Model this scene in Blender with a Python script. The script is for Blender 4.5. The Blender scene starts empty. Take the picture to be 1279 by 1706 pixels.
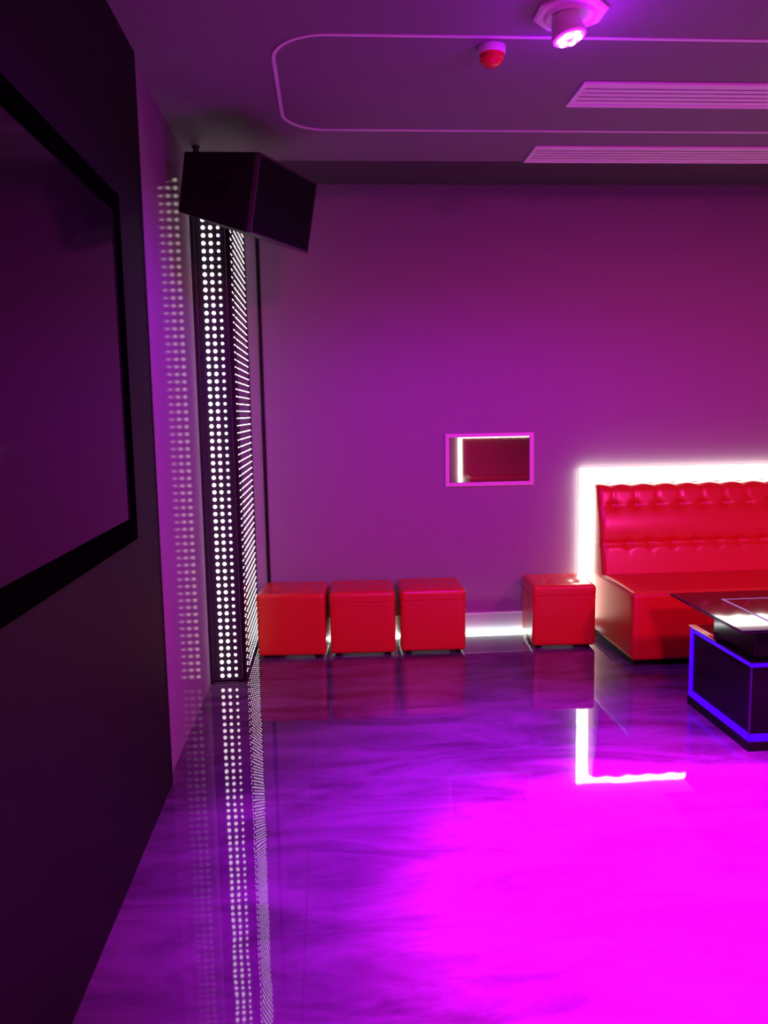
import bpy, bmesh, math, random
from mathutils import Vector, Matrix
random.seed(7)
S = bpy.context.scene
COL = S.collection
R = math.radians

# ------------------------------------------------------------------ camera
cam_d = bpy.data.cameras.new('camera')
cam = bpy.data.objects.new('camera', cam_d)
COL.objects.link(cam)
S.camera = cam
cr = Vector((0.99740168, -0.06989887, -0.01743683))
cu = Vector((0.02594443, 0.12271878, 0.99210231))
cf = Vector((0.06720700, 0.98997689, -0.12421341))
m4 = Matrix.Identity(4)
for i in range(3):
    m4[i][0], m4[i][1], m4[i][2] = cr[i], cu[i], -cf[i]
m4[2][3] = 1.45
cam.matrix_world = m4
cam_d.sensor_fit = 'VERTICAL'
cam_d.sensor_height = 36.0
cam_d.lens = 1328.912 * 36.0 / 1706.0
cam_d.clip_start = 0.02

# ------------------------------------------------------------------ world, exposure
w = bpy.data.worlds.new('night')
S.world = w
w.use_nodes = True
w.node_tree.nodes['Background'].inputs[0].default_value = (0, 0, 0, 1)
S.view_settings.view_transform = 'Standard'
S.view_settings.look = 'None'
S.view_settings.gamma = 1.0
S.view_settings.exposure = 0.0
S.view_settings.use_curve_mapping = False

# lamp strengths (each belongs to a ceiling spotlight built further down)
P_MAGENTA = 5200.0    # narrow pink beam of the spotlight in view
P_VIOLET = 1900.0      # its wide violet spill
P_WASH = 170.0         # faint violet wash reaching the walls
P_STRAY = 5.0         # its stray light on the ceiling around it
P_FILL = 400.0        # added unseen pink lamps that lift the walls
BACKLIGHT = 7.5       # sofa backlight
BULB = 4.0
SIDE_BULB = 10.0           # LED bulbs of the corner pillar
SKIRT_LED = 14.0


# ------------------------------------------------------------------ materials
def mat(name, col, rough=0.5, metal=0.0, coat=0.0, spec=0.5, emit=None, es=0.0, bump=None, ior=1.5):
    m = bpy.data.materials.new(name)
    m.use_nodes = True
    nt = m.node_tree
    b = nt.nodes['Principled BSDF']
    b.inputs['Base Color'].default_value = (*col, 1)
    b.inputs['Roughness'].default_value = rough
    b.inputs['Metallic'].default_value = metal
    b.inputs['Coat Weight'].default_value = coat
    b.inputs['Coat Roughness'].default_value = 0.22
    b.inputs['Specular IOR Level'].default_value = spec
    b.inputs['IOR'].default_value = ior
    if emit:
        b.inputs['Emission Color'].default_value = (*emit, 1)
        b.inputs['Emission Strength'].default_value = es
    if bump:
        sc, st = bump
        tc = nt.nodes.new('ShaderNodeTexCoord')
        n = nt.nodes.new('ShaderNodeTexNoise')
        n.inputs['Scale'].default_value = sc
        n.inputs['Detail'].default_value = 4
        bp = nt.nodes.new('ShaderNodeBump')
        bp.inputs['Strength'].default_value = st
        bp.inputs['Distance'].default_value = 0.01
        nt.links.new(tc.outputs['Object'], n.inputs['Vector'])
        nt.links.new(n.outputs['Fac'], bp.inputs['Height'])
        nt.links.new(bp.outputs['Normal'], b.inputs['Normal'])
    return m


def floor_mat():
    m = bpy.data.materials.new('polished_marble_tile')
    m.use_nodes = True
    nt = m.node_tree
    N, L = nt.nodes, nt.links
    b = N['Principled BSDF']
    tc = N.new('ShaderNodeTexCoord')
    mp = N.new('ShaderNodeMapping')
    mp.inputs['Rotation'].default_value = (0, 0, R(32))
    mp.inputs['Scale'].default_value = (1.0, 3.0, 1.0)
    L.new(tc.outputs['Object'], mp.inputs['Vector'])
    n1 = N.new('ShaderNodeTexNoise')
    n1.inputs['Scale'].default_value = 1.6
    n1.inputs['Detail'].default_value = 7
    n1.inputs['Roughness'].default_value = 0.6
    n1.inputs['Distortion'].default_value = 1.2
    L.new(mp.outputs['Vector'], n1.inputs['Vector'])
    cr_ = N.new('ShaderNodeValToRGB')
    e = cr_.color_ramp.elements
    e[0].position, e[0].color = 0.36, (0.060, 0.046, 0.062, 1)
    e[1].position, e[1].color = 0.62, (0.135, 0.108, 0.138, 1)
    L.new(n1.outputs['Fac'], cr_.inputs['Fac'])
    # tile joints
    br = N.new('ShaderNodeTexBrick')
    br.offset = 0.0
    br.inputs['Scale'].default_value = 1.0
    br.inputs['Brick Width'].default_value = 0.8
    br.inputs['Row Height'].default_value = 0.8
    br.inputs['Mortar Size'].default_value = 0.0012
    br.inputs['Color1'].default_value = (1, 1, 1, 1)
    br.inputs['Color2'].default_value = (1, 1, 1, 1)
    br.inputs['Mortar'].default_value = (0.72, 0.72, 0.72, 1)
    mp2 = N.new('ShaderNodeMapping')
    mp2.inputs['Location'].default_value = (0.1, 0.32, 0)
    L.new(tc.outputs['Object'], mp2.inputs['Vector'])
    L.new(mp2.outputs['Vector'], br.inputs['Vector'])
    mx = N.new('ShaderNodeMixRGB')
    mx.blend_type = 'MULTIPLY'
    mx.inputs['Fac'].default_value = 1.0
    L.new(cr_.outputs['Color'], mx.inputs['Color1'])
    L.new(br.outputs['Color'], mx.inputs['Color2'])
    L.new(mx.outputs['Color'], b.inputs['Base Color'])
    b.inputs['Specular IOR Level'].default_value = 0.62
    b.inputs['Roughness'].default_value = 0.022
    n2 = N.new('ShaderNodeTexNoise')
    n2.inputs['Scale'].default_value = 5.0
    n2.inputs['Detail'].default_value = 2
    L.new(tc.outputs['Object'], n2.inputs['Vector'])
    bp = N.new('ShaderNodeBump')
    bp.inputs['Strength'].default_value = 0.03
    bp.inputs['Distance'].default_value = 0.01
    L.new(n2.outputs['Fac'], bp.inputs['Height'])
    L.new(bp.outputs['Normal'], b.inputs['Normal'])
    return m


def lacquer_mat():
    m = bpy.data.materials.new('satin_lacquered_wall')
    m.use_nodes = True
    nt = m.node_tree
    N, L = nt.nodes, nt.links
    N.remove(N['Principled BSDF'])
    d = N.new('ShaderNodeBsdfDiffuse')
    d.inputs['Color'].default_value = (0.36, 0.34, 0.35, 1)
    g = N.new('ShaderNodeBsdfGlossy')
    g.inputs['Color'].default_value = (0.20, 0.18, 0.155, 1)
    g.inputs['Roughness'].default_value = 0.07
    f = N.new('ShaderNodeFresnel')
    f.inputs['IOR'].default_value = 1.2
    x = N.new('ShaderNodeMixShader')
    L.new(f.outputs['Fac'], x.inputs['Fac'])
    L.new(d.outputs['BSDF'], x.inputs[1])
    L.new(g.outputs['BSDF'], x.inputs[2])
    L.new(x.outputs['Shader'], N['Material Output'].inputs['Surface'])
    return m


M = dict(
    floor=floor_mat(),
    wall=mat('grey_wall_paint', (0.285, 0.255, 0.275), 0.6, bump=(60, 0.03)),
    ceiling=mat('grey_ceiling_paint', (0.205, 0.170, 0.20), 0.7, bump=(60, 0.03)),
    recess_shade=mat('dark_recess_shade', (0.07, 0.06, 0.066), 0.7),
    lacquer=lacquer_mat(),
    black_panel=mat('black_wall_cladding', (0.010, 0.009, 0.009), 0.5, spec=0.06),
    black_edge=mat('black_edge_profile', (0.006, 0.006, 0.007), 0.5, spec=0.2),
    white_trim=mat('white_trim', (0.80, 0.78, 0.79), 0.45),
    grille_white=mat('white_vent_metal', (0.92, 0.88, 0.89), 0.4),
    vent_backing=mat('vent_white_backing', (0.80, 0.76, 0.77), 0.6),
    red=mat('red_leather', (0.64, 0.045, 0.010), 0.34, coat=0.35, spec=0.5, bump=(160, 0.05)),
    brown_red=mat('mirror_dulled_leather', (0.30, 0.115, 0.09), 0.4, spec=0.3),  # red leather, with whiter light and mirror haze put into the brown tone
    red_pipe=mat('red_leather_piping', (0.62, 0.035, 0.018), 0.36),
    rubber=mat('black_rubber', (0.005, 0.005, 0.005), 0.6, spec=0.15),
    tv_bezel=mat('black_tv_bezel', (0.001, 0.001, 0.001), 0.7, spec=0.0),
    tv_screen=mat('dark_tv_glass', (0.010, 0.008, 0.009), 0.10, spec=0.3),
    acrylic=mat('dark_glossy_acrylic', (0.035, 0.032, 0.040), 0.06, spec=0.5),
    metal_dark=mat('dark_anodised_profile', (0.03, 0.03, 0.035), 0.4, metal=0.6),
    chrome=mat('brushed_chrome', (0.75, 0.75, 0.76), 0.2, metal=1.0),
    bulb=mat('white_led', (0.9, 0.9, 0.9), 0.4, emit=(1.0, 0.95, 0.92), es=BULB),
    bulb_side=mat('fine_white_led', (0.9, 0.9, 0.9), 0.4, emit=(1.0, 0.93, 0.86), es=SIDE_BULB),
    backlight=mat('opal_light_cover', (0.9, 0.9, 0.9), 0.4, emit=(1.0, 0.94, 0.78), es=BACKLIGHT),
    skirt_led=mat('white_led_tape', (0.9, 0.9, 0.9), 0.4, emit=(0.88, 1.0, 0.95), es=SKIRT_LED),
    skirt=mat('grey_glossy_baseboard', (0.45, 0.48, 0.47), 0.22, spec=0.6),
    cabinet=mat('black_speaker_paint', (0.008, 0.006, 0.007), 0.6, spec=0.15, bump=(300, 0.1)),
    cabinet_rim=mat('satin_speaker_rim', (0.05, 0.03, 0.045), 0.4),
    grille=mat('black_speaker_cloth', (0.005, 0.004, 0.006), 0.8, spec=0.1),
    black_gloss=mat('black_gloss_panel', (0.004, 0.004, 0.006), 0.09, spec=0.22),
    black_glass=mat('black_table_glass', (0.010, 0.009, 0.010), 0.05, spec=0.6),
    blue_led=mat('blue_led_tape', (0.01, 0.005, 0.05), 0.4, emit=(0.065, 0.0, 1.0), es=1.3, spec=0.1),
    blue_dim=mat('dim_violet_edge', (0.02, 0.01, 0.05), 0.4, emit=(0.08, 0.0, 0.22), es=0.5, spec=0.1),
    violet_inlay=mat('violet_inlay_light', (0.05, 0.02, 0.1), 0.3, emit=(0.16, 0.03, 0.42), es=0.45),
    mirror=mat('mirror_glass', (0.50, 0.50, 0.49), 0.02, metal=1.0),
    mirror_frame=mat('pale_pink_frame', (0.86, 0.62, 0.74), 0.45),
    lamp_white=mat('white_lamp_metal', (0.85, 0.83, 0.85), 0.4),
    lamp_bulb=mat('pink_white_led', (1, 1, 1), 0.4, emit=(1.0, 0.62, 1.0), es=9.0),
    lamp_face=mat('glowing_lamp_face', (0.9, 0.5, 0.9), 0.4, emit=(1.0, 0.05, 1.0), es=2.4),
    alarm_base=mat('pale_plastic', (0.75, 0.62, 0.70), 0.5),
    alarm_red=mat('red_plastic', (0.70, 0.02, 0.03), 0.25),
)


# ------------------------------------------------------------------ helpers
def link(name, bm, m, parent=None, smooth=False, angle=40):
    me = bpy.data.meshes.new(name)
    bmesh.ops.recalc_face_normals(bm, faces=bm.faces)
    bm.to_mesh(me)
    bm.free()
    me.materials.append(m)
    o = bpy.data.objects.new(name, me)
    COL.objects.link(o)
    if parent:
        o.parent = parent
    if smooth:
        me.polygons.foreach_set('use_smooth', [True] * len(me.polygons))
        if angle:
            me.set_sharp_from_angle(angle=R(angle))
    return o


def tag(o, label, cat, group=None):
    o['label'] = label
    o['category'] = cat
    if group:
        o['group'] = group
    return o


def thing(name, label, cat, loc=(0, 0, 0), rz=0.0, group=None):
    o = bpy.data.objects.new(name, None)
    o.empty_display_size = 0.1
    COL.objects.link(o)
    o.location = loc
    o.rotation_euler = (0, 0, rz)
    return tag(o, label, cat, group)


def struct(o):
    o['kind'] = 'structure'
    return o


def box(bm, x0, x1, y0, y1, z0, z1, bev=0.0, seg=2):
    vs = [bm.verts.new((x, y, z)) for x in (x0, x1) for y in (y0, y1) for z in (z0, z1)]
    fs = [bm.faces.new([vs[i] for i in q]) for q in
          ((0, 1, 3, 2), (4, 6, 7, 5), (0, 4, 5, 1), (2, 3, 7, 6), (0, 2, 6, 4), (1, 5, 7, 3))]
    if bev > 0:
        es = list({e for f in fs for e in f.edges})
        bmesh.ops.bevel(bm, geom=es, offset=bev, segments=seg, profile=0.5, affect='EDGES')


def B(*a, **k):
    bm = bmesh.new()
    box(bm, *a, **k)
    return bm


def hexa(bm, P, bev=0.0, seg=2):
    """P: 8 corners, bottom loop 4 then top loop 4"""
    vs = [bm.verts.new(p) for p in P]
    fs = [bm.faces.new([vs[i] for i in q]) for q in
          ((3, 2, 1, 0), (4, 5, 6, 7), (0, 1, 5, 4), (1, 2, 6, 5), (2, 3, 7, 6), (3, 0, 4, 7))]
    if bev > 0:
        es = list({e for f in fs for e in f.edges})
        bmesh.ops.bevel(bm, geom=es, offset=bev, segments=seg, profile=0.5, affect='EDGES')


def frame_ring(bm, u0, u1, v0, v1, t, d0, d1, plane):
    """rectangular picture-frame of border t, in plane 'xz' (depth y) or 'yz' (depth x)"""
    def bb(a0, a1, b0, b1):
        if plane == 'xz':
            box(bm, a0, a1, d0, d1, b0, b1, 0.0015, 1)
        else:
            box(bm, d0, d1, a0, a1, b0, b1, 0.0015, 1)
    tl, tr, tb, tt = t if isinstance(t, tuple) else (t, t, t, t)
    bb(u0, u0 + tl, v0, v1)
    bb(u1 - tr, u1, v0, v1)
    bb(u0 + tl, u1 - tr, v0, v0 + tb)
    bb(u0 + tl, u1 - tr, v1 - tt, v1)


def tube(bm, pts, r, seg=8, closed=False):
    pts = [Vector(p) for p in pts]
    n = len(pts)
    rings = []
    for i, p in enumerate(pts):
        a = pts[(i - 1) % n] if (closed or i > 0) else p
        c = pts[(i + 1) % n] if (closed or i < n - 1) else p
        t = (c - a).normalized()
        up = Vector((0, 0, 1)) if abs(t.z) < 0.9 else Vector((1, 0, 0))
        x = t.cross(up).normalized()
        y = x.cross(t)
        rings.append([bm.verts.new(p + x * r * math.cos(2 * math.pi * k / seg) + y * r * math.sin(2 * math.pi * k / seg))
                      for k in range(seg)])
    for i in range(n if closed else n - 1):
        A, Bq = rings[i], rings[(i + 1) % n]
        for k in range(seg):
            bm.faces.new((A[k], A[(k + 1) % seg], Bq[(k + 1) % seg], Bq[k]))
    if not closed:
        bm.faces.new(rings[0])
        bm.faces.new(rings[-1][::-1])


def lathe(bm, prof, seg=32, mtx=None, phase=0.0):
    """prof: list of (r, z) bottom to top, capped"""
    rings = []
    for r, z in prof:
        rings.append([bm.verts.new(Vector((r * math.cos(phase + 2 * math.pi * k / seg), r * math.sin(phase + 2 * math.pi * k / seg), z)))
                      for k in range(seg)])
    for A, Bq in zip(rings, rings[1:]):
        for k in range(seg):
            bm.faces.new((A[k], A[(k + 1) % seg], Bq[(k + 1) % seg], Bq[k]))
    bm.faces.new(rings[0][::-1])
    bm.faces.new(rings[-1])
    if mtx is not None:
        bmesh.ops.transform(bm, matrix=mtx, verts=[v for rg in rings for v in rg])


def ball(bm, c, r, u=8, v=6, sz=1.0):
    bmesh.ops.create_uvsphere(bm, u_segments=u, v_segments=v, radius=r,
                              matrix=Matrix.Translation(c) @ Matrix.Diagonal((1, 1, sz, 1)))


def rounded(bm, cx, cy, cz, w, d, h, r, n=14, disp=None):
    """soft upholstered block: subdivided cube pulled to a rounded box; disp(v, face_axis) shifts it further"""
    half = Vector((w / 2, d / 2, h / 2))
    cache = {}

    def vert(p):
        k = tuple(round(c, 5) for c in p)
        if k in cache:
            return cache[k]
        q = Vector((p[0] * half.x, p[1] * half.y, p[2] * half.z))
        inner = Vector([max(-half[i] + r, min(half[i] - r, q[i])) for i in range(3)])
        dv = q - inner
        if dv.length > 1e-9:
            q = inner + dv.normalized() * r
        if disp:
            q = disp(q.copy(), p)
        cache[k] = bm.verts.new((q.x + cx, q.y + cy, q.z + cz))
        return cache[k]

    def samples(L):
        k = max(2, n)
        core = [-1 + 2 * i / k for i in range(k + 1)]
        e = r / L * 2
        extra = []
        for f in (0.15, 0.35, 0.6, 0.85):
            extra += [-1 + e * f, 1 - e * f]
        vals = sorted(set(round(x, 5) for x in core + extra))
        return vals
    sx, sy, sz = samples(w), samples(d), samples(h)
    for ax, (ua, va) in ((0, (sy, sz)), (1, (sx, sz)), (2, (sx, sy))):
        for s in (-1, 1):
            for i in range(len(ua) - 1):
                for j in range(len(va) - 1):
                    q = []
                    for a, b in ((ua[i], va[j]), (ua[i + 1], va[j]), (ua[i + 1], va[j + 1]), (ua[i], va[j + 1])):
                        p = [0, 0, 0]
                        p[ax] = s
                        o = [k for k in range(3) if k != ax]
                        p[o[0]], p[o[1]] = a, b
                        q.append(vert(p))
                    if len(set(q)) == 4:
                        bm.faces.new(q)


def copy_tree(o, parent=None):
    c = o.copy()
    COL.objects.link(c)
    if parent:
        c.parent = parent
    for ch in list(o.children):
        copy_tree(ch, c)
    return c


# ------------------------------------------------------------------ room shell
XL, XR, YF, YB = -0.672, 4.30, -2.60, 5.056
ZC, ZR, YS = 2.735, 2.832, 4.295          # ceiling, raised rear strip, where it starts
struct(link('floor', B(XL - 0.1, XR + 0.1, YF - 0.1, YB + 0.1, -0.08, 0.0), M['floor']))
bm = bmesh.new()
box(bm, XL - 0.1, XR + 0.1, YF - 0.1, YS, ZC, ZC + 0.25)
box(bm, XL - 0.1, XR + 0.1, YS, YB + 0.1, ZR, ZC + 0.25)
struct(link('ceiling', bm, M['ceiling']))
struct(link('ceiling_shade', B(-0.49, XR, YS + 0.002, YB, ZR - 0.006, ZR), M['recess_shade']))  # sheet darker than the ceiling; shade of the recess put into its colour
struct(link('wall_left', B(XL - 0.1, XL, YF, YB + 0.1, 0, ZC + 0.1), M['lacquer']))
struct(link('wall_back', B(XL, XR, YB, YB + 0.1, 0, ZC + 0.1), M['wall']))
struct(link('wall_right', B(XR, XR + 0.1, YF, YB + 0.1, 0, ZC + 0.1), M['wall']))
struct(link('wall_front', B(XL, XR, YF - 0.1, YF, 0, ZC + 0.1), M['wall']))
# dark cladding on the left wall, carries the television
o = struct(link('wall_panel', B(XL, -0.652, YF, 3.050, 0, ZC, 0.001, 1), M['black_panel']))
o['label'] = 'black cladding of the side wall behind the television'
link('edge_profile', B(XL, -0.6505, 3.050, 3.066, 0, ZC, 0.001, 1), M['black_edge'], o)
# corner pillar
struct(link('pillar', B(XL, -0.490, 4.258, YB, 0, ZC + 0.05), M['black_panel']))
# black strip beside the pillar, grey baseboard
struct(link('trim_1', B(-0.411, -0.391, YB - 0.012, YB, 0, 2.60, 0.002, 1), M['black_edge']))
o = struct(link('baseboard_back', B(-0.39, XR, YB - 0.012, YB, 0.0, 0.130), M['skirt']))
link('cap_highlight', B(-0.39, XR, YB - 0.015, YB, 0.130, 0.136), M['white_trim'], o)  # white strip stands in for a highlight along the baseboard top

# rounded white line inlaid in the ceiling
def rr(x0, x1, y0, y1, r, n=10):
    P = []
    for cx, cy, a0 in ((x0 + r, y0 + r, 180), (x1 - r, y0 + r, 270), (x1 - r, y1 - r, 0), (x0 + r, y1 - r, 90)):
        for k in range(n + 1):
            a = R(a0 + 90 * k / n)
            P.append((cx + r * math.cos(a), cy + r * math.sin(a)))
    return P
bm = bmesh.new()
A = rr(-0.170, 4.0, 2.905, 3.845, 0.20)
Bi = rr(-0.156, 3.986, 2.919, 3.831, 0.186)
va = [bm.verts.new((x, y, ZC - 0.004)) for x, y in A]
vb = [bm.verts.new((x, y, ZC - 0.004)) for x, y in Bi]
va2 = [bm.verts.new((x, y, ZC + 0.002)) for x, y in A]
vb2 = [bm.verts.new((x, y, ZC + 0.002)) for x, y in Bi]
for k in range(len(A)):
    j = (k + 1) % len(A)
    bm.faces.new((va[k], va[j], vb[j], vb[k]))
    bm.faces.new((va[k], va2[k], va2[j], va[j]))
    bm.faces.new((vb[k], vb[j], vb2[j], vb2[k]))
    bm.faces.new((va2[k], vb2[k], vb2[j], va2[j]))
struct(link('trim_2', bm, M['white_trim']))

# ------------------------------------------------------------------ red sofas
def make_sofa(name, label, length, leather, depth):
    """front towards -Y, left end at local x=0, back plane at local y=0"""
    t = thing(name, label, 'sofa')
    link('plinth', B(0.03, length - 0.03, -0.74, -0.02, 0.0, 0.04), M['rubber'], t)

    def seat_d(q, p):
        if p[2] > 0.99:                                             # softly crowned seat
            q.z += 0.010 * max(0, 1 - (p[1]) ** 2)
        return q
    bm = bmesh.new()
    rounded(bm, length / 2, -0.405, 0.23, length, 0.77, 0.39, 0.025, 16, seat_d)
    link('seat', bm, leather, t, True, 0)
    bm = bmesh.new()
    z = 0.418
    tube(bm, [(0.012, -0.06, z), (0.006, -0.40, z + 0.003), (0.010, -0.775, z - 0.004), (0.03, -0.784, z - 0.004),
              (length - 0.03, -0.784, z - 0.004), (length - 0.010, -0.775, z - 0.004), (length - 0.012, -0.06, z)], 0.006, 8)
    link('seat_piping', bm, M['red_pipe'], t, True, 60)
    # tufted backrest
    H0, H1 = 0.40, 0.972
    rows = (0.845, 0.615)
    pitch = 0.145
    nb = int((length - 0.1) / pitch)
    btn = []
    for ri, z in enumerate(rows):
        for k in range(nb):
            btn.append((0.10 + (k + (0.5 if ri else 0)) * pitch, z))
    bm = bmesh.new()
    nx, nz = int(length / 0.0145), 44
    lean = 0.17

    def front(x, z):
        f = (z - H0) / (H1 - H0)
        y = -0.295 + lean * f
        d = 0.0
        for bx, bz in btn:
            dx, dz = abs(x - bx), z - bz
            if dx > 0.08 or abs(dz) > 0.08:
                continue
            d += 0.016 * math.exp(-(dx * dx + dz * dz) / 0.0006)
        # a gathered fold along each row of buttons, faint pleats between and above them
        u = (x - 0.10) / pitch
        zz = (z - rows[1]) / (rows[0] - rows[1])
        c0 = abs((u + 0.5) % 1 - 0.5) * pitch
        c1 = abs(u % 1 - 0.5) * pitch
        if zz > 0.85:
            d += 0.005 * math.exp(-(c0 / 0.010) ** 2) * min(1, (zz - 0.85) * 6)
        if zz < 0.35:
            d += 0.005 * math.exp(-(c1 / 0.010) ** 2) * max(0, 1 - abs(zz) * 2.8)
        d += 0.010 * math.exp(-((z - rows[0]) / 0.013) ** 2) * (0.6 + 0.4 * math.cos(2 * math.pi * u))
        d += 0.014 * math.exp(-((z - rows[1]) / 0.013) ** 2)
        d -= 0.012 * math.sin(math.pi * min(1, max(0, zz)))
        d *= depth
        y += d - 0.016
        e = min(x, length - x)
        if e < 0.035:
            y += 0.035 - math.sqrt(max(0, 0.035 ** 2 - (0.035 - e) ** 2))
        et = H1 - z
        if et < 0.045:
            y += 0.045 - math.sqrt(max(0, 0.045 ** 2 - (0.045 - et) ** 2))
        return y
    xs = sorted(set([length * i / nx for i in range(nx + 1)] + [0.003, 0.008, 0.016, 0.026]))
    zs = sorted(set([H0 + (H1 - H0) * j / nz for j in range(nz + 1)] + [H1 - 0.003, H1 - 0.008, H1 - 0.018]))
    G = []
    for x in xs:
        colv = []
        for z in zs:
            f = (z - H0) / (H1 - H0)
            side = 0.002 + 0.008 * f
            xx = x + (side * max(0, 1 - x / 0.25) if x < 0.25 else 0)
            zz = z + (0.004 * math.cos((x - 0.10) / pitch * 2 * math.pi) * -1 if f > 0.97 else 0)
            colv.append(bm.verts.new((xx, front(x, z), zz)))
        G.append(colv)
    for i in range(len(xs) - 1):
        for j in range(len(zs) - 1):
            bm.faces.new((G[i][j], G[i + 1][j], G[i + 1][j + 1], G[i][j + 1]))
    back = {}
    def bk(v):
        if v not in back:
            back[v] = bm.verts.new((v.co.x, -0.04, v.co.z))
        return back[v]
    rim = [(G[i][0], G[i + 1][0]) for i in range(len(xs) - 1)] + [(G[i + 1][-1], G[i][-1]) for i in range(len(xs) - 1)] \
        + [(G[0][j + 1], G[0][j]) for j in range(len(zs) - 1)] + [(G[-1][j], G[-1][j + 1]) for j in range(len(zs) - 1)]
    for a, b in rim:
        bm.faces.new((a, bk(a), bk(b), b))
    bm.faces.new((bk(G[0][0]), bk(G[0][-1]), bk(G[-1][-1]), bk(G[-1][0])))
    back_o = link('backrest', bm, leather, t, True, 70)
    for bx, bz in btn:
        b = bmesh.new()
        ball(b, (0, 0, 0), 0.011, 8, 6)
        f = (bz - H0) / (H1 - H0)
        ob = link('button', b, M['red_pipe'], back_o, True, 0)
        ob.location = (bx, -0.295 + lean * f + 0.022, bz)
        ob.scale = (1, 0.5, 1)
    return t


sofa = make_sofa('sofa', 'red tufted leather sofa in front of the glowing white wall frame', 2.30, M['red'], 1.0)
sofa.location = (1.668, YB - 0.032, 0)

# opposite sofa, seen in the wall mirror
sofa2 = make_sofa('sofa', 'red leather sofa with lit outline, seen only in the small wall mirror', 1.95, M['brown_red'], 0.3)
sofa2.scale = (1, 1, 1.045)
sofa2.location = (2.12 + 1.95, YF + 0.012, 0)
sofa2.rotation_euler = (0, 0, math.pi)


def make_backlight(name, label, x0, x1, zb, zt, wd=0.10, depth=0.036):
    t = thing(name, label, 'light')
    bm = bmesh.new()
    P = [(x0, zb), (x0 + wd, zb), (x0 + wd, zt - wd), (x1, zt - wd), (x1, zt), (x0, zt)]
    va = [bm.verts.new((x, -depth, z)) for x, z in P]
    vb = [bm.verts.new((x, -0.004, z)) for x, z in P]
    bm.faces.new(va)
    bm.faces.new(vb[::-1])
    for k in range(6):
        j = (k + 1) % 6
        bm.faces.new((va[k], vb[k], vb[j], va[j]))
    link('light_cover', bm, M['backlight'], t)
    bm = bmesh.new()
    box(bm, x0, x0 + wd, -0.004, 0, zb, zt)
    box(bm, x0 + wd, x1, -0.004, 0, zt - wd, zt)
    link('back_tray', bm, M['white_trim'], t)
    return t


bl = make_backlight('wall_light', 'glowing white light frame on the wall around the red sofa back', 0, 2.40, -0.22, 0.77)
bl.location = (1.613, YB, 0.30)
bl2 = make_backlight('wall_light', 'glowing light outline reflected in the small wall mirror', 0, 2.0, 0.0, 0.767, 0.05)
for c in bl2.children:
    c.scale = (-1, 1, 1)
bl2.location = (2.07, YF, 0.30)
bl2.rotation_euler = (0, 0, math.pi)

# ------------------------------------------------------------------ red cube ottomans
def make_ottoman():
    t = thing('ottoman', '', 'ottoman')
    W = 0.392
    bm = bmesh.new()
    rounded(bm, 0, 0, 0.192, W, W, 0.354, 0.022, 10)
    link('body', bm, M['red'], t, True, 0)
    spots = [(sx * 0.085, sy * 0.085) for sx in (-1, 1) for sy in (-1, 1)]

    def d(q, p):
        if p[2] > 0.99:
            q.z += 0.008 * (1 - p[0] ** 2) * (1 - p[1] ** 2)
            for bx, by in spots:
                q.z -= 0.012 * math.exp(-((q.x - bx) ** 2 + (q.y - by) ** 2) / 0.0007)
            g = min(abs(abs(q.x) - 0.085), abs(abs(q.y) - 0.085))
            q.z -= 0.003 * math.exp(-(g / 0.010) ** 2)
        return q
    bm = bmesh.new()
    rounded(bm, 0, 0, 0.352, W + 0.004, W + 0.004, 0.082, 0.026, 26, d)
    top = link('seat_top', bm, M['red'], t, True, 0)
    for bx, by in spots:
        b = bmesh.new()
        ball(b, (0, 0, 0), 0.011, 10, 6, 0.5)
        link('button', b, M['red_pipe'], top, True, 0).location = (bx, by, 0.389)
    bm = bmesh.new()
    h = W / 2 + 0.001
    tube(bm, [(x, y, 0.3135) for x, y in rr(-h, h, -h, h, 0.022, 5)], 0.0022, 6, True)
    link('seam', bm, M['red_pipe'], t, True, 0)
    for sx in (-1, 1):
        for sy in (-1, 1):
            b = bmesh.new()
            lathe(b, [(0.018, 0), (0.020, 0.018)], 12)
            link('foot', b, M['rubber'], t).location = (sx * 0.15, sy * 0.15, 0)
    return t


ott = make_ottoman()
spots = [(-0.236, 4.822, -4.0, 1.03, 'red leather cube ottoman against the LED pillar, first of the row of three'),
         (0.183, 4.818, -2.0, 0.995, 'red leather cube ottoman in the middle of the row of three'),
         (0.605, 4.816, -1.5, 1.0, 'red leather cube ottoman ending the row of three, next to the lit baseboard gap'),
         (1.412, 4.822, -3.5, 0.985, 'red leather cube ottoman standing alone between the lit gap and the sofa')]
for i, (x, y, a, s, lb) in enumerate(spots):
    o = ott if i == 0 else copy_tree(ott)
    o.location = (x, y, 0)
    o.rotation_euler = (0, 0, R(a))
    o.scale = (s, 0.92, 1.0)
    tag(o, lb, 'ottoman', 'red cube ottomans along the back wall')

# ------------------------------------------------------------------ coffee table
t = thing('coffee_table', 'black gloss coffee table with blue light strips and a glass top', 'table', (1.735, 3.107, 0))
LX, LY = 1.25, 0.568
link('plinth', B(-0.004, LX, -0.004, LY + 0.004, 0, 0.040, 0.002, 1), M['rubber'], t)
link('body', B(0.010, LX - 0.01, 0.010, LY - 0.010, 0.040, 0.372), M['black_gloss'], t)
for a in ((0.0, 0.012, 0.0, LY, 0.042, 0.072), (0.0, LX, 0.0, 0.012, 0.042, 0.072),
          (0.0, 0.012, 0.0, LY, 0.366, 0.384), (0.0, LX, 0.0, 0.012, 0.366, 0.384),
          (0.0, 0.012, LY - 0.022, LY, 0.072, 0.366)):
    link('led_strip', B(*a), M['blue_led'], t)
link('corner_edge', B(-0.001, 0.005, -0.001, 0.005, 0.072, 0.366), M['blue_dim'], t)
link('ledge', B(-0.004, LX, -0.004, LY + 0.004, 0.384, 0.392, 0.002, 1), M['black_gloss'], t)
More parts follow.
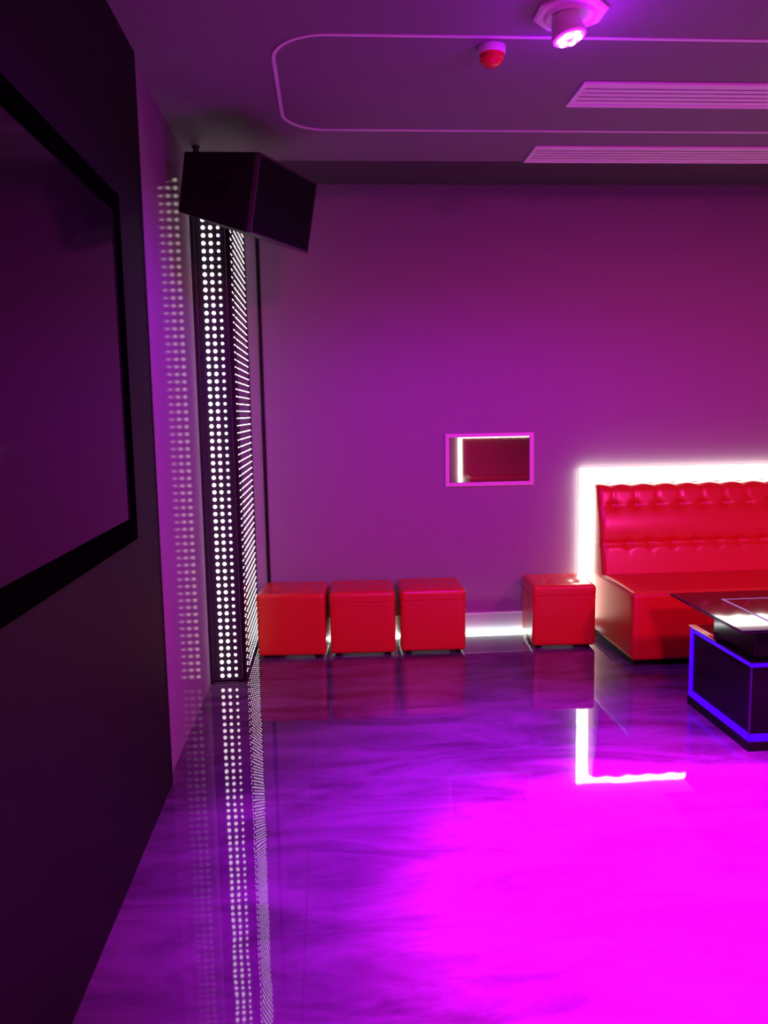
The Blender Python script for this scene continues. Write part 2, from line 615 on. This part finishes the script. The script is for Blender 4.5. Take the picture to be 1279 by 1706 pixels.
link('ledge_reflection', B(-0.007, 0.026, 0.30, LY + 0.006, 0.3915, 0.395), M['chrome'], t)  # strip stands in for the backlight's reflection on the glossy black ledge
link('riser', B(0.028, LX - 0.06, 0.03, 0.39, 0.392, 0.517, 0.003, 1), M['black_gloss'], t)
gt = link('glass_top', B(-0.058, LX + 0.06, -0.020, 0.682, 0.517, 0.530, 0.004, 2), M['black_glass'], t)
bm = bmesh.new()
x0, x1, y0, y1 = 0.125, LX - 0.12, 0.10, 0.523
wd = 0.014
for a in ((x0, x1, y0, y0 + wd), (x0, x1, y1 - wd, y1), (x0, x0 + wd, y0 + wd, y1 - wd), (x1 - wd, x1, y0 + wd, y1 - wd)):
    box(bm, *a, 0.5295, 0.5306)
link('inlay_line', bm, M['violet_inlay'], gt)

# ------------------------------------------------------------------ television on the black cladding
t = thing('television', 'large dark wall television with a thick black frame', 'television', (-0.650, 0.70, 1.02))
bm = bmesh.new()
y0, y1, z0, z1 = 0.70, 2.668, 1.048, 2.142
xb, xf = -0.652, -0.640
def yz(bm, a0, a1, b0, b1, d0, d1):
    box(bm, d0 + 0.652, d1 + 0.652, a0 - 0.70, a1 - 0.70, b0 - 1.02, b1 - 1.02, 0.0015, 1)
yz(bm, y0, y1, z0, z0 + 0.070, xb, xf)
yz(bm, y0, y1, z1 - 0.055, z1, xb, xf)
yz(bm, y0, y0 + 0.03, z0 + 0.07, z1 - 0.055, xb, xf)
yz(bm, y1 - 0.040, y1, z0 + 0.07, z1 - 0.055, xb, xf)
link('bezel', bm, M['tv_bezel'], t)
bm = bmesh.new()
yz(bm, y0 + 0.031, y1 - 0.041, z0 + 0.071, z1 - 0.056, xb, xb + 0.003)
link('screen', bm, M['tv_screen'], t)

# ------------------------------------------------------------------ LED panels of the corner pillar
def bulb_mesh(r, m, u=8, v=6):
    bm = bmesh.new()
    ball(bm, (0, 0, 0), r, u, v)
    me = bpy.data.meshes.new('led_bulb')
    bm.to_mesh(me)
    bm.free()
    me.materials.append(m)
    return me


def fill_bulbs(t, spots, radii, eye, m):
    """the hundred that show largest as single bulbs, the others as one part"""
    order = sorted(range(len(spots)), key=lambda i: -radii[i] / (Vector(spots[i]) - eye).length)
    meshes = {}
    for i in order[:100]:
        r = radii[i]
        if r not in meshes:
            meshes[r] = bulb_mesh(r, m)
        o = bpy.data.objects.new('led_bulb', meshes[r])
        COL.objects.link(o)
        o.parent = t
        o.location = spots[i]
    vs, fs = [], []
    tmpl = {}
    for i in order[100:]:
        r = radii[i]
        if r not in tmpl:
            b = bmesh.new()
            ball(b, (0, 0, 0), r, 8, 6) if r > 0.007 else ball(b, (0, 0, 0), r, 6, 4)
            b.verts.ensure_lookup_table()
            tmpl[r] = ([v.co.copy() for v in b.verts], [[v.index for v in f.verts] for f in b.faces])
            b.free()
        base = len(vs)
        vs += [c + Vector(spots[i]) for c in tmpl[r][0]]
        fs += [[k + base for k in f] for f in tmpl[r][1]]
    me = bpy.data.meshes.new('led_bulbs')
    me.from_pydata(vs, [], fs)
    me.materials.append(m)
    o = bpy.data.objects.new('led_bulbs', me)
    COL.objects.link(o)
    o.parent = t
    o['kind'] = 'stuff'


PITCH = 0.0386
px, py = -0.580, 4.258
t = thing('led_light', 'tall panel with three columns of round white LED bulbs on the pillar front', 'light', (px, py, 0))
link('face_sheet', B(-0.072, 0.080, -0.006, 0, 0.016, 2.68), M['acrylic'], t)
bm = bmesh.new()
box(bm, -0.092, -0.072, -0.018, 0, 0, 2.70, 0.002, 1)
box(bm, 0.080, 0.090, -0.010, 0, 0, 2.70, 0.002, 1)
box(bm, -0.072, 0.080, -0.010, 0, 2.68, 2.70)
link('frame', bm, M['metal_dark'], t)
link('sill', B(-0.080, 0.060, -0.016, -0.006, 0.004, 0.010), M['chrome'], t)
sp, rad = [], []
for i in range(68):
    for x, r in ((-0.028, 0.0105), (0.009, 0.0102), (0.047, 0.0080)):
        sp.append((x, -0.007, 0.041 + i * PITCH))
        rad.append(r)
fill_bulbs(t, sp, rad, Vector((-px, -py, 1.45)), M['bulb'])

sx, sy = -0.490, 4.258
t = thing('led_light', 'tall panel of dense fine LED rows on the pillar side facing the ottomans', 'light', (sx, sy, 0))
link('face_sheet', B(0, 0.009, 0.012, 0.785, 0.016, 2.68), M['acrylic'], t)
bm = bmesh.new()
box(bm, 0, 0.014, 0.0, 0.012, 0, 2.70, 0.002, 1)
box(bm, 0, 0.014, 0.785, 0.797, 0, 2.70, 0.002, 1)
box(bm, 0, 0.014, 0.012, 0.785, 2.68, 2.70)
link('frame', bm, M['metal_dark'], t)
sp, rad = [], []
for i in range(68):
    for j in range(20):
        if j == 3:
            continue
        sp.append((0.009, 0.026 + j * PITCH, 0.041 + i * PITCH))
        rad.append(0.0026)
fill_bulbs(t, sp, rad, Vector((-sx, -sy, 1.45)), M['bulb_side'])

# LED tape at the foot of the baseboard
bm = bmesh.new()
tube(bm, [(-0.30, YB - 0.034, 0.008), (1.60, YB - 0.034, 0.008)], 0.007, 8)
tag(link('led_tape', bm, M['skirt_led'], None, True, 60),
    'bright white LED tape at the foot of the baseboard behind the ottomans', 'light')

# ------------------------------------------------------------------ loudspeaker in the corner
n_ = Vector((0.882, -0.431, -0.192)).normalized()
w_ = Vector((0.441, 0.898, 0.009)).normalized()
v_ = n_.cross(w_).normalized()
if v_.z < 0:
    v_.negate()
Fc = Vector((-0.162, 3.712, 2.365))
hf, ta, tb, Wd, D = 0.321, 0.020, 0.054, 0.519, 0.375
t = thing('loudspeaker', 'black wedge loudspeaker hung in the corner above the LED pillar', 'speaker', tuple(Fc))
def P3(n, w, v):
    return n_ * n + w_ * w + v_ * v
h2, w2 = hf / 2, Wd / 2
bm = bmesh.new()
hexa(bm, [P3(-D, -w2, -h2 + tb), P3(-0.02, -w2, -h2), P3(-0.02, w2, -h2), P3(-D, w2, -h2 + tb),
          P3(-D, -w2, h2 - ta), P3(-0.02, -w2, h2), P3(-0.02, w2, h2), P3(-D, w2, h2 - ta)], 0.006, 2)
cab = link('cabinet', bm, M['cabinet'], t)
bm = bmesh.new()
for a0, a1, b0, b1 in ((-w2, -w2 + 0.009, -h2, h2), (w2 - 0.009, w2, -h2, h2), (-w2 + 0.009, w2 - 0.009, -h2, -h2 + 0.009), (-w2 + 0.009, w2 - 0.009, h2 - 0.009, h2)):
    hexa(bm, [P3(-0.02, a0, b0), P3(0.0, a0, b0), P3(0.0, a1, b0), P3(-0.02, a1, b0),
              P3(-0.02, a0, b1), P3(0.0, a0, b1), P3(0.0, a1, b1), P3(-0.02, a1, b1)])
link('front_rim', bm, M['cabinet_rim'], t)
bm = bmesh.new()
e = 0.009
hexa(bm, [P3(-0.02, -w2 + e, -h2 + e), P3(-0.003, -w2 + e, -h2 + e), P3(-0.003, w2 - e, -h2 + e), P3(-0.02, w2 - e, -h2 + e),
          P3(-0.02, -w2 + e, h2 - e), P3(-0.003, -w2 + e, h2 - e), P3(-0.003, w2 - e, h2 - e), P3(-0.02, w2 - e, h2 - e)])
link('grille', bm, M['grille'], t)
bm = bmesh.new()
hc = P3(-0.20, -w2, 0.0)
for (a0, a1, b0, b1) in ((-0.055, 0.055, 0.030, 0.038), (-0.055, 0.055, -0.038, -0.030), (-0.055, -0.047, -0.030, 0.030), (0.047, 0.055, -0.030, 0.030)):
    q = [hc + n_ * a + w_ * c + v_ * b for b in (b0, b1) for a, c in ((a0, 0.001), (a0, -0.003), (a1, -0.003), (a1, 0.001))]
    hexa(bm, q)
hexa(bm, [hc + n_ * a + w_ * c + v_ * b for b in (-0.030, 0.030) for a, c in ((-0.047, 0.001), (-0.047, -0.001), (0.047, -0.001), (0.047, 0.001))])
link('handle', bm, M['grille'], t)
bm = bmesh.new()
top = Vector((-0.600, 4.08, ZC)) - Fc
tube(bm, [top + Vector((0, 0, 0)), top + Vector((0, 0, -0.15)), P3(-0.365, 0.03, 0.06)], 0.014, 10)
tb_ = bmesh.new()
lathe(bm, [(0.020, -0.008), (0.020, 0.0)], 20, Matrix.Translation(top))
tb_.free()
link('bracket', bm, M['metal_dark'], t)

# ------------------------------------------------------------------ framed mirror on the back wall
t = thing('wall_mirror', 'small framed mirror on the back wall above the gap between ottomans', 'mirror', (1.024, YB, 0.97))
bm = bmesh.new()
frame_ring(bm, -0.284, 0.284, 0, 0.336, 0.024, -0.020, 0, 'xz')
link('frame', bm, M['mirror_frame'], t)
link('mirror_glass', B(-0.262, 0.262, -0.010, -0.002, 0.022, 0.314), M['mirror'], t)
t.rotation_euler = (0, R(0.0), 0)

# ------------------------------------------------------------------ ceiling vents
def make_vent(label, x0, x1, y0, y1):
    t = thing('air_vent', label, 'vent', (x0, y0, ZC), 0, 'slot air vents in the ceiling')
    L, Wv = x1 - x0, y1 - y0
    bm = bmesh.new()
    for a in ((0, L, 0, 0.022), (0, L, Wv - 0.022, Wv), (0, 0.022, 0.022, Wv - 0.022), (L - 0.022, L, 0.022, Wv - 0.022)):
        box(bm, *a, -0.010, 0.0, 0.002, 1)
    link('frame', bm, M['grille_white'], t)
    link('duct', B(0.022, L - 0.022, 0.022, Wv - 0.022, -0.002, 0.0), M['vent_backing'], t)  # backing almost as white as the slats
    n = 5
    for k in range(n):
        yc = 0.022 + (Wv - 0.044) * (k + 0.5) / n
        b = bmesh.new()
        hw = (Wv - 0.044) / n * 0.44
        hexa(b, [(0.022, yc - hw, -0.008), (L - 0.022, yc - hw, -0.008), (L - 0.022, yc + hw, -0.005), (0.022, yc + hw, -0.005),
                 (0.022, yc - hw, -0.006), (L - 0.022, yc - hw, -0.006), (L - 0.022, yc + hw, -0.003), (0.022, yc + hw, -0.003)])
        link('slat', b, M['grille_white'], t)
    return t


make_vent('long white slot air vent inside the rounded ceiling line, beside the spotlight', 1.045, 3.6, 3.274, 3.524)
make_vent('long white slot air vent along the rear edge of the ceiling', 1.050, 3.6, 4.040, 4.286)

# ------------------------------------------------------------------ fire detector
t = thing('smoke_detector', 'small red domed alarm on the ceiling beside the spotlight', 'detector', (0.617, 2.995, ZC))
bm = bmesh.new()
lathe(bm, [(0.046, -0.026), (0.050, -0.020), (0.050, 0.0)], 28)
link('base', bm, M['alarm_base'], t, True)
bm = bmesh.new()
lathe(bm, [(0.008, -0.066), (0.026, -0.062), (0.036, -0.052), (0.040, -0.044), (0.043, -0.043), (0.043, -0.036), (0.040, -0.034), (0.045, -0.026)], 28)
link('dome', bm, M['alarm_red'], t, True)

# ------------------------------------------------------------------ spotlights
def spot(name, parent, loc, aim, power, col, size, blend, rad=0.05):
    d = bpy.data.lights.new(name, 'SPOT')
    d.energy = power
    d.color = col
    d.spot_size = R(size)
    d.spot_blend = blend
    d.shadow_soft_size = rad
    o = bpy.data.objects.new(name, d)
    COL.objects.link(o)
    o.parent = parent
    o.location = loc
    o.rotation_euler = Vector(aim).to_track_quat('-Z', 'Y').to_euler()
    return o


def make_spotlight(label, loc, aim):
    t = thing('spotlight', label, 'lamp', loc, 0, 'ceiling spotlights')
    bm = bmesh.new()
    lathe(bm, [(0.112, -0.014), (0.122, -0.008), (0.122, 0.0)], 8, None, R(22.5))
    link('mounting_plate', bm, M['lamp_white'], t)
    bm = bmesh.new()
    prof = [(0.078, -0.016), (0.084, -0.024), (0.090, -0.016)]
    lathe(bm, [(0.072, -0.016), (0.080, -0.024), (0.088, -0.0145)], 32)
    link('swivel_ring', bm, M['lamp_white'], t, True)
    a = Vector(aim).normalized()
    q = (-a).to_track_quat('Z', 'Y').to_matrix().to_4x4()
    mt = Matrix.Translation((-0.022, -0.012, -0.02)) @ q
    bm = bmesh.new()
    lathe(bm, [(0.050, -0.072), (0.054, -0.070), (0.055, -0.052), (0.050, -0.050), (0.050, -0.030), (0.044, 0.0)], 32, mt)
    hd = link('lamp_head', bm, M['lamp_white'], t, True)
    bm = bmesh.new()
    lathe(bm, [(0.047, -0.0745), (0.047, -0.0725)], 28, mt)
    lens = link('lens', bm, M['lamp_face'], hd)
    for k in range(7):
        b = bmesh.new()
        r, an = (0.0, 0) if k == 6 else (0.030, math.pi / 3 * k)
        ball(b, (0, 0, 0), 0.0125, 10, 6, 0.5)
        ob = link('led_bulb', b, M['lamp_bulb'] if k < 6 else M['lamp_face'], hd, True, 0)
        ob.matrix_local = mt @ Matrix.Translation((r * math.cos(an), r * math.sin(an), -0.076))
    return t, Vector((-0.022, -0.012, -0.02)) + a * 0.10


AIM = (0.17, -0.25, -1.0)
lamp, lp = make_spotlight('pink glowing spotlight on a white octagonal ceiling plate', (0.824, 2.735, ZC), (0.20, -0.12, -1))
spot('beam', lamp, lp, AIM, P_MAGENTA, (1.0, 0.0, 0.95), 55, 1.0)
spot('spill', lamp, lp, (0.05, -0.12, -1), P_VIOLET, (0.42, 0.0, 1.0), 74, 1.0)
spot('wash', lamp, lp, (0, 0, -1), P_WASH, (0.34, 0.0, 1.0), 165, 0.4)
d = bpy.data.lights.new('stray_glow', 'POINT')
d.energy, d.color, d.shadow_soft_size = P_STRAY, (0.42, 0.0, 1.0), 0.03
o = bpy.data.objects.new('stray_glow', d)
COL.objects.link(o)
o.parent = lamp
o.location = lp + Vector((0.02, 0, -0.03))
# added lamps out of view, behind and beside the camera, to lift the walls
for x, y, lb, p in ((2.9, 1.2, 'added unseen fill spotlight over the middle of the room', 0.75),
                    (0.9, -0.9, 'added unseen fill spotlight over the end of the room behind the camera', 1.15)):
    l2, q2 = make_spotlight(lb, (x, y, ZC), (0, 0.0, -1))
    spot('beam', l2, q2, (0, 0.25, -1), P_FILL * p, (1.0, 0.03, 0.48), 170, 0.5, 0.11)
